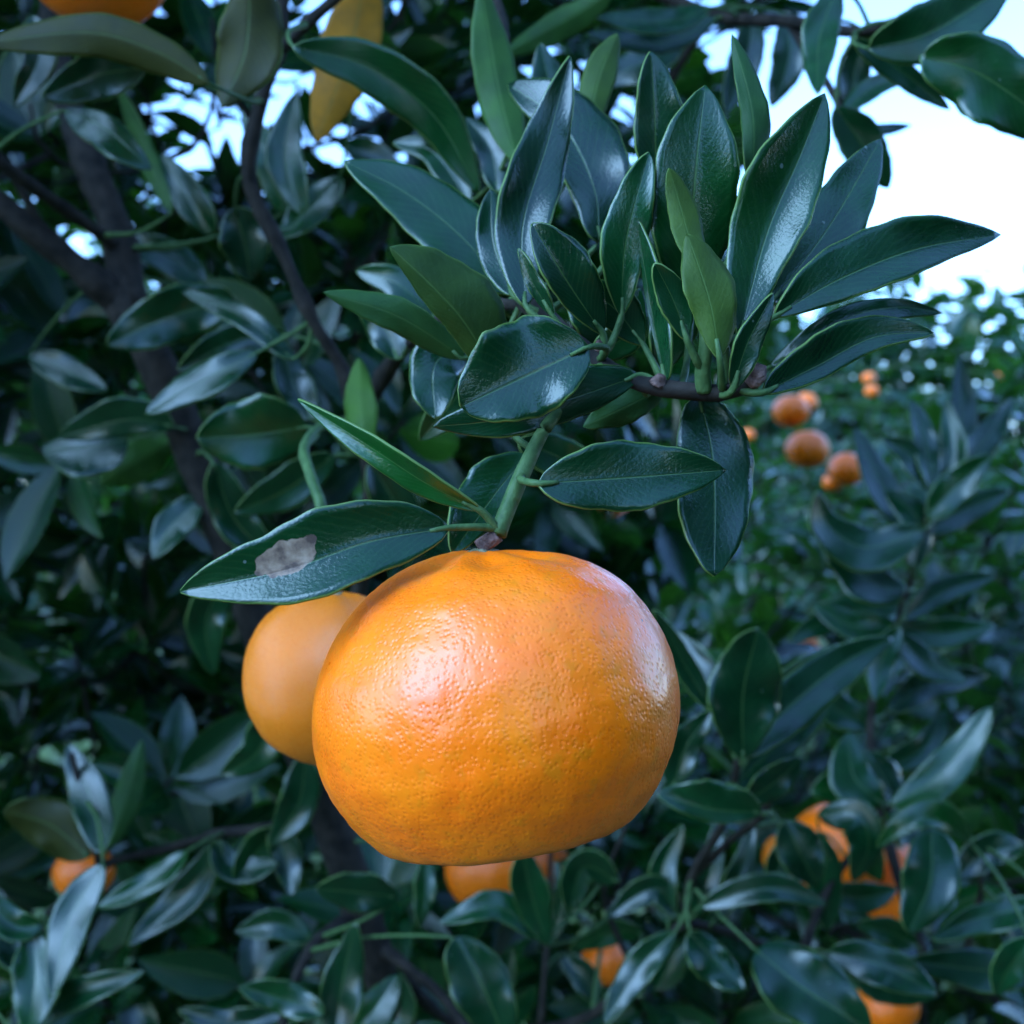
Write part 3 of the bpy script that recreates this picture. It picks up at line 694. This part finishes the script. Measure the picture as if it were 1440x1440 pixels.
H([(60, -330), (-60, -290), (-170, -240)], 70, 70, .40); H([(-10, -430), (-60, -290), (-80, -150)], 70, 70, .41); H([(40, -230), (-60, -215), (-160, -160)], 60, 60, .41)  # unseen leaves above the frame, added to keep sun off the top-left mandarin
H([(905, 1312), (860, 1312), (800, 1335)], 18, 18, .72, g=(.2, -.1)); H([(790, 1340), (822, 1380), (850, 1420)], 22, 16, .73, g=(0, .3))
H([(1190, 1350), (1250, 1385), (1320, 1400)], 22, 28, .68, g=(.1, .1))
H([(1165, 1255), (1215, 1262), (1262, 1250)], 22, 24, .66, g=(.2, .3))
H([(1240, 1170), (1225, 1200), (1240, 1240)], 18, 20, .67, g=(.2, -.1))
H([(1290, 1330), (1250, 1310), (1205, 1300)], 20, 20, .66, g=(.2, .2))
H([(1120, 1170), (1100, 1210), (1080, 1260)], 20, 20, .64, g=(.2, .1))
for a_ in (([(1310, 700), (1370, 640), (1425, 560)], 24, 24, .78), ([(1310, 690), (1350, 600), (1350, 500)], 22, 24, .82), ([(1270, 850), (1190, 860), (1110, 900)], 24, 22, .74), ([(1250, 1000), (1310, 960), (1390, 950)], 24, 24, .74),
           ([(1235, 1020), (1180, 1000), (1120, 950)], 22, 24, .76), ([(1262, 880), (1320, 890), (1400, 880)], 20, 22, .72), ([(1240, 1080), (1300, 1050), (1330, 1000)], 20, 22, .74), ([(1300, 760), (1250, 700), (1200, 600)], 22, 22, .76)):
    H(a_[0], a_[1], a_[2], a_[3], g=(.30, .45))

# woody bud at the end of the fruiting branch, growth buds along it
def bud(*a, **k):
    t = Tubes(); t.add(*a, **k); link('bud', mesh_np('bud', t.V, t.F, mats=[M_BUD]), fruit_br)
bud([P(1055, 540, .241), P(1063, 530, .240), P(1070, 512, .2395)], [.0022, .0030, .0016], sides=9, knob=.5, n=7)
bud([P(925, 540, .245), P(930, 528, .244)], [.0018, .0009], sides=7, knob=.4, n=3)
bud([P(842, 492, .252), P(843, 480, .250)], [.0012, .0006], sides=7, knob=.4, n=3)

# ------------------------------------------------------------------ mandarins
def calyx_mesh(r):
    V = [(0, 0, .0012)]; n = 20
    for k, (rr, z) in enumerate(((.35, .0012), (.8, .0006), (1, -.0006))):
        for i in range(n):
            a = 2 * math.pi * i / n; q = rr * r * (1 + (.28 * math.cos(5 * a) if k else 0))
            V.append((q * math.cos(a), q * math.sin(a), z))
    F = [(0, 1 + i, 1 + (i + 1) % n) for i in range(n)]
    for k in range(2):
        for i in range(n):
            F.append((1 + k * n + i, 1 + (k + 1) * n + i, 1 + (k + 1) * n + (i + 1) % n, 1 + k * n + (i + 1) % n))
    return mesh_np('calyx', V, F, mats=[M_CALYX])

# the large one: its outline is a body of revolution blended between its two flanks
OUT = [(697, 774), (640, 775), (590, 790), (540, 818), (495, 862), (462, 915), (444, 965), (438, 1015), (443, 1070), (462, 1120), (492, 1162), (530, 1196), (575, 1215), (625, 1220), (690, 1212), (745, 1202),
       (810, 1187), (862, 1170), (900, 1143), (928, 1100), (946, 1055), (957, 1000), (953, 950), (938, 900), (912, 856), (878, 818), (838, 793), (795, 779), (745, 774)]
D0 = .231; CX, CY = 697, 1000
ax = math.atan2(738 - 697, 1196 - 774)                     # lean of the fruit axis in the picture plane
ang, rad = [], []
for x, y in OUT:
    dx, dy = x - CX, -(y - CY)
    a = math.atan2(dx, dy)                                # 0 = up, positive to the right
    a = (a + ax + math.pi) % (2 * math.pi) - math.pi      # relative to the fruit's own axis
    ang.append(a); rad.append(math.hypot(dx, dy) * K * D0 * .987)
od = np.argsort(ang); ang = np.array(ang)[od]; rad = np.array(rad)[od]
ang = np.concatenate([ang - 2 * math.pi, ang, ang + 2 * math.pi]); rad = np.tile(rad, 3)
fa = np.linspace(-math.pi, math.pi, 721); fr = np.interp(fa, ang, rad)
ker = np.hanning(41); ker /= ker.sum(); fr = np.convolve(np.concatenate([fr[-61:-1], fr, fr[1:61]]), ker, 'same')[60:-60]
main = empty('mandarin', P(CX, CY, D0))
nphi, nth = 130, 220
PH, TH = np.meshgrid(np.linspace(0, math.pi, nphi + 1), np.arange(nth) * 2 * math.pi / nth, indexing='ij')
DV = np.stack([np.sin(PH) * np.cos(TH), np.sin(PH) * np.sin(TH), np.cos(PH)], -1)
disp = np.array([.00045 * noise.noise(d * 2.4 + Vector((3, 1, 7))) + .00022 * noise.noise(d * 7) + .00012 * noise.noise(d * 19) for d in map(Vector, DV.reshape(-1, 3))]).reshape(PH.shape)
disp += .0007 * np.exp(-((PH - .42) / .22) ** 2) * np.cos(7 * TH + .6)                    # shoulders round the stalk
disp -= .0022 * np.exp(-(PH / .16) ** 2) + .0015 * np.exp(-((math.pi - PH) / .2) ** 2)
ROT = np.array(Matrix.Rotation(-ax, 3, 'Y'))
fr0 = np.interp(fa, ang, rad) / (K * D0 * .987)           # wanted outline radius in px
for it in range(6):                                       # the body is fitted until its outline has the fruit's shape
    kk = .5 + .5 * np.cos(TH)
    RR = np.interp(-PH, fa, fr) * (1 - kk) + np.interp(PH, fa, fr) * kk + disp
    V = (DV * RR[..., None]).reshape(-1, 3) @ ROT.T
    Wd = V + np.array(main.location)
    X = Wd[:, 0] / (K * Wd[:, 1]) + 720 - CX; Y = (Wd[:, 2] - CAMZ) / (K * Wd[:, 1]) - 720 + CY
    A = (np.arctan2(X, Y) + ax + math.pi) % (2 * math.pi) - math.pi; Q = np.hypot(X, Y)
    bins = ((A + math.pi) / (2 * math.pi) * 120).astype(int) % 120
    mxr = np.zeros(120); np.maximum.at(mxr, bins, Q)
    bc = -math.pi + (np.arange(120) + .5) * 2 * math.pi / 120
    ratio = np.interp(fa, np.concatenate([bc - 2 * math.pi, bc, bc + 2 * math.pi]), np.tile(np.interp(bc, fa, fr0) / mxr, 3))
    ker = np.hanning(35); ker /= ker.sum()
    ratio = np.convolve(np.concatenate([ratio[-61:-1], ratio, ratio[1:61]]), ker, 'same')[60:-60]
    if it < 5: fr = fr * ratio
def Rr(phi, th): return np.interp(phi, fa, fr)
F = [(i * nth + j, (i + 1) * nth + j, (i + 1) * nth + (j + 1) % nth, i * nth + (j + 1) % nth) for i in range(nphi) for j in range(nth)]
peel = link('peel', mesh_np('peel', V, F, mats=[M_PEEL])); peel.parent = main
top = Matrix.Rotation(ax, 3, 'Y').inverted() @ Vector((0, 0, float(Rr(0, 0)) - .0022))
cx = link('calyx', calyx_mesh(.0036)); cx.parent = main; cx.location = top - Vector((0, 0, .0008)); cx.rotation_euler = (0, -ax, 0)
# join of the stalk and the calyx
t = Tubes(); t.add([P(700, 752, .230), main.location + top + Vector((0, 0, .0005))], [.0018, .0021], sides=9, knob=.3, n=5)
link('stalk_end', mesh_np('stalk_end', t.V, t.F, mats=[M_BUD]), fruit_stalk)
tag(main, 'large glossy orange mandarin with pitted peel hanging from the green twig in front', 'mandarin', 'mandarins on the trees')

def fruit_mesh(seed, mat, nph=28, nt_=44):
    V = []
    for i in range(nph + 1):
        ph = math.pi * i / nph
        for j in range(nt_):
            th = 2 * math.pi * j / nt_
            d = Vector((math.sin(ph) * math.cos(th), math.sin(ph) * math.sin(th), math.cos(ph)))
            r_ = 1 + .03 * noise.noise(d * 1.8 + Vector((seed * 3.3, 0, 0))) + .012 * noise.noise(d * 5 + Vector((seed, 2, 0)))
            r_ += .015 * math.exp(-((ph - .45) / .25) ** 2) * math.cos(6 * th)
            r_ -= .06 * math.exp(-(ph / .2) ** 2) + .03 * math.exp(-((math.pi - ph) / .2) ** 2)
            V.append((d.x * r_, d.y * r_, d.z * r_ * .87))
    F = [(i * nt_ + j, (i + 1) * nt_ + j, (i + 1) * nt_ + (j + 1) % nt_, i * nt_ + (j + 1) % nt_) for i in range(nph) for j in range(nt_)]
    return mesh_np('peel', V, F, mats=[mat])
FM = [fruit_mesh(1, M_PEEL2), fruit_mesh(2, M_PEEL), fruit_mesh(3, M_PEEL)]
CAL = calyx_mesh(.0045)
STALKS = []          # (fruit top, radius) to be joined to the wood of the owning tree
def fruit(x, y, rpx, d, label, tree, me=1, sq=.87, lean=(0, 0)):
    o = empty('mandarin', P(x, y, d)); r_ = rpx * K * d
    o.rotation_euler = (lean[0], lean[1], random.uniform(0, 6))
    p = link('peel', FM[me]); p.parent = o; p.scale = (r_, r_, r_ * sq / .87)
    c = link('calyx', CAL); c.parent = o; c.location = (0, 0, r_ * sq * .945)
    tag(o, label, 'mandarin', 'mandarins on the trees')
    STALKS.append((o.location + Vector((0, 0, r_ * sq * .95)), tree))
    return o
fruit(462, 952, 119, .336, 'yellowish orange mandarin tucked behind the large one, below the brown-blotched leaf', None, 0, 1.03)
fruit(135, -62, 104, .43, 'shaded mandarin hanging above the long olive leaf', 'near', 1, .92)
fruit(688, 1222, 62, .72, 'round mandarin directly below the large one, left of a dark upright leaf', 'near', 1, .95)
fruit(766, 1212, 34, .95, 'small mandarin below the large one, half hidden by a dark upright leaf', 'near', 1, 1.1)
fruit(852, 1352, 36, .78, 'mandarin peeping between blue-green leaves below the large one', 'near', 1)
fruit(1176, 1196, 68, .72, 'mandarin behind the curled leaf in the low right cluster', 'near', 1, .95)
fruit(1262, 1246, 58, .74, 'mandarin behind the hanging glossy leaf in the low right cluster', 'near', 1, 1.0)
fruit(1098, 1205, 26, .85, 'small yellow-orange mandarin beside the dark leaf of the low right cluster', 'near', 0, 1.2)
fruit(1248, 1412, 44, .75, 'mandarin in the shade under the low right cluster', 'near', 1)
fruit(118, 1226, 42, .75, 'mandarin behind two crossing leaves on the thin low twig', 'near', 1, .9)
fruit(855, 722, 30, 1.35, 'blurred mandarin just under the leaf to the right of the twig', 'near', 1)

# ------------------------------------------------------------------ crown of the near tree, behind the traced branches and out of view around them
def keep_near(p):
    if p.y < .16: return False
    if in_view(p, 1.15):
        x = 720 + p.x / (K * p.y); y = 720 - (p.z - CAMZ) / (K * p.y)
        if p.y < .66: return False                       # room of the traced branches
        if 225 < x < 545 and y < 240 and noise.noise(p * 14) < .04: return False     # the crown is thin here
        if x > 1040 and 230 < y < 1120 and p.y < 1.25: return False
        if x > 1195 and y < 330: return False
        if x > 1080 and 60 < y < 240 : return False
    elif p.y < .45 and p.x > -.25 and p.z < 1.74: return False
    return True
near_ells = [(-.48, 1.15, 1.25, .62, .50, .70), (-.02, 1.15, 1.70, .42, .45, .36), (-.05, 1.15, .90, .62, .45, .42), (-.25, .95, 1.55, .45, .32, .42), (.35, 1.0, .80, .35, .30, .30), (.05, 1.2, 1.45, .30, .35, .30), (-.78, .78, 1.7, .36, .32, .48), (-.2, .95, 2.05, .5, .35, .2), (-.64, .42, 1.72, .28, .24, .36), (-.66, .40, 1.30, .24, .22, .32), (-.05, .55, 1.98, .55, .36, .22), (.1, .75, 1.95, .5, .3, .25), (-.42, .36, 1.68, .2, .16, .22)]  # near lobes out of view on the left are added to shade limb and leaves
trunk_w = [P(*q) for q in tr_pts]
ext = [s for s, o in WOOD if s.y > .5][::3]
near_nodes, near_br = crown_tree(near, near_ells, [trunk_w[0], trunk_w[2], trunk_w[-1], Vector((-.2, .9, 1.6))], 2100, 3, max(0, 296 - n_hero), keep_near, extra_nodes=ext)

# ------------------------------------------------------------------ other trees of the orchard
def orchard_tree(loc, ells, n_ros, seed, n_obj, label, keep=lambda p: True, **kw):
    root = empty('mandarin_tree', loc); tag(root, label, 'tree', 'mandarin trees in the orchard')
    tp = [Vector(loc) + Vector((0, 0, -.03)), Vector(loc) + Vector((.03, .02, .35)), Vector(loc) + Vector((-.02, .05, .8)), Vector(loc) + Vector((.03, .0, 1.2))]
    t = Tubes(); t.add(tp, [.05, .04, .03, .015], sides=12, knob=.2, n=16); t.build('trunk', M_BARK, root)
    nodes, br = crown_tree(root, ells, tp, n_ros, seed, n_obj, keep, **kw)
    return root, nodes, br
def keep_right(p):
    if p.y < 1.02: return False
    x = 720 + p.x / (K * p.y); y = 720 - (p.z - CAMZ) / (K * p.y)
    if 1000 < x < 1270 and y < 545: return False
    if x >= 1270 and y < 545 - (x - 1270) * 1.5: return False
    return True
t2, n2, b2 = orchard_tree((.95, 2.15, 0), [(.62, 1.95, .95, .5, .5, .48), (1.15, 2.1, 1.05, .5, .55, .62), (.8, 2.0, .6, .6, .5, .4), (.66, 1.42, 1.05, .28, .25, .40), (.42, 1.45, .85, .30, .25, .35)], 760, 5, 300,
                          'mandarin tree bearing a small bunch of three fruits, across the gap from the forked limb', keep_right)
def far_keep(p):
    x = 720 + p.x / (K * p.y); y = 720 - (p.z - CAMZ) / (K * p.y)
    return not (x > 1000 and y < 430)
t3, n3, b3 = orchard_tree((.95, 4.6, 0), [(.95, 4.6, 1.05, .85, .8, .85)], 420, 8, 200, 'mandarin tree in the row behind, beyond the bunch of three fruits', far_keep)
t4, n4, b4 = orchard_tree((2.7, 5.0, 0), [(2.6, 5.0, 1.15, .9, .8, .95)], 420, 9, 150, 'mandarin tree in the row behind, beside the open sky', far_keep)
t5, n5, b5 = orchard_tree((-.9, 4.4, 0), [(-.9, 4.4, 1.1, .9, .8, .95)], 380, 10, 60, 'mandarin tree behind the dark forked limb, seen through its leaves')
t6, n6, b6 = orchard_tree((-2.0, 2.9, 0), [(-1.7, 2.9, 1.1, .8, .8, .95)], 380, 12, 60, 'mandarin tree beyond the thin low twig, in deep shade')

def copy_tree(src, x, y, rz, sc, label):
    c = src.copy(); COL.objects.link(c); c.location = (x, y, 0); c.rotation_euler.z = rz; c.scale = (sc, sc, sc); c['label'] = label
    for ch in src.children:
        d = ch.copy(); COL.objects.link(d); d.parent = c
        for e in ch.children:
            f = e.copy(); COL.objects.link(f); f.parent = d
t8, n8, b8 = orchard_tree((2.3, 7.4, 0), [(2.3, 7.4, 1.15, .95, .9, 1.0)], 380, 31, 0, 'mandarin tree of the farthest row, in the gap under the bright sky', leaf_len=(.06, .1))
copy_tree(t8, 3.9, 7.9, 1.1, 1.08, 'mandarin tree of the farthest row, beside the one in the gap')
copy_tree(t8, 1.0, 8.2, 2.3, 1.0, 'mandarin tree of the farthest row, behind the tiny pair of fruits')
copy_tree(t8, -1.0, 7.6, 4.1, 1.05, 'mandarin tree of the farthest row, straight behind the green twig')
copy_tree(t8, -3.0, 7.2, 5.2, 1.05, 'mandarin tree of the farthest row, far behind the forked limb')

# fruits of the trees behind
T2 = ('t2', n2, b2); T3 = ('t3', n3, b3)
fruit(1135, 632, 31, 1.55, 'roundest fruit of the bunch of three on the blurred tree', 't2', 1)
fruit(1112, 578, 26, 1.62, 'topmost fruit of the bunch of three on the blurred tree', 't2', 1)
fruit(1190, 660, 25, 1.60, 'lowest fruit of the bunch of three on the blurred tree', 't2', 1, .95)
fruit(1134, 566, 16, 2.4, 'tiny fruit behind the topmost fruit of the bunch of three', 't2', 1)
fruit(1172, 678, 15, 1.9, 'small fruit tucked under the lowest fruit of the bunch of three', 't2', 1)
fruit(1226, 550, 10, 2.6, 'lower of two tiny fruits one above the other above the bunch of three', 't3', 1)
fruit(1222, 532, 10, 2.7, 'upper of two tiny fruits one above the other above the bunch of three', 't3', 1)
fruit(1410, 528, 9, 2.6, 'tiny lone fruit high on the blurred tree across the gap', 't2', 1)
fruit(902, 584, 12, 2.6, 'tiny fruit glimpsed between the branch and the leaf right of the twig', 't3', 1)
fruit(1052, 612, 10, 2.6, 'tiny fruit beside the drooping blue-green leaf', 't2', 1)
fruit(1136, 908, 16, 1.6, 'small fruit above the long blue leaf beside the large mandarin', 't2', 1)

# stalks from the fruits to their own tree
nodes_of = {'near': near_nodes + [s for s, o in WOOD], 't2': n2, 't3': n3}
own = {'near': near, 't2': t2, 't3': t3}
for p, tr_ in STALKS:
    if not tr_: continue
    c = [q for q in nodes_of[tr_] if q.z > p.z] or nodes_of[tr_]
    q = min(c, key=lambda v: (v - p).length)
    m_ = p.lerp(q, .5) + Vector((0, 0, .2 * (q - p).length * .5))
    t = Tubes(); t.add([p - Vector((0, 0, .002)), p + Vector((0, 0, .008)), m_, q], [.0016, .0014, .0014, .0018], sides=6, n=10)
    t.build('fruit_stalk', M_TWIG, own[tr_])

# the row on the other side of the alley, behind the photographer: it is what the leaves and fruit mirror
t7, n7, b7 = orchard_tree((-.2, -2.5, 0), [(-.2, -2.5, 1.4, 1.0, .8, 1.25)], 900, 21, 0, 'mandarin tree across the alley, mirrored in the glossy peel', leaf_len=(.08, .12))
for x, y, rz, sc, lb in ((-2.1, -2.6, 1.3, 1.05, 'mandarin tree across the alley, beside the mirrored one, on the forked limb side'), (1.7, -2.7, 2.6, 1.0, 'mandarin tree across the alley, beside the mirrored one, on the open sky side'),
                         (3.5, -2.4, 4.0, 1.08, 'last mandarin tree across the alley on the open sky side'), (-3.9, -2.5, 5.1, 1.0, 'last mandarin tree across the alley on the forked limb side')):
    copy_tree(t7, x, y, rz, sc, lb)

# tall trees along the orchard's far edge: a wood that reads as one mass
VV, FF, UU = [], [], []; off = 0
rr = random.Random(77)
for k in range(30):
    cx_, cy_ = -10 + k * .85 + rr.uniform(-.5, .5), rr.uniform(14, 19); hz = rr.uniform(3.9, 5.9)
    for i in range(700):
        d = Vector((rr.gauss(0, 1), rr.gauss(0, 1), rr.gauss(0, 1))).normalized() * (rr.random() ** .4)
        d *= 1 + .3 * noise.noise(d * 2 + Vector((k, 0, 0)))
        pos = Vector((cx_ + d.x * 2.0, cy_ + d.y * 1.8, hz * .5 + d.z * hz * .5))
        rot = frame_for(Vector((rr.gauss(0, 1), rr.gauss(0, 1), rr.gauss(0, .6))), Vector((rr.gauss(0, .5), rr.gauss(0, .5), 1)))
        v, f, uv = GENL[i % 4]; s = rr.uniform(.3, .6)
        VV.append((v * s) @ np.array(rot).T + np.array(pos)); FF.append(f + off); UU.append(uv); off += len(v)
wd = link('distant_wood', mesh_np('distant_wood', np.concatenate(VV), np.concatenate(FF), np.concatenate(UU), mats=[M_FOLI]))
tag(wd, 'distant wood of tall trees under the bright sky', 'wood', kind='stuff')
print('hero leaves', n_hero, 'objects', len(bpy.data.objects))
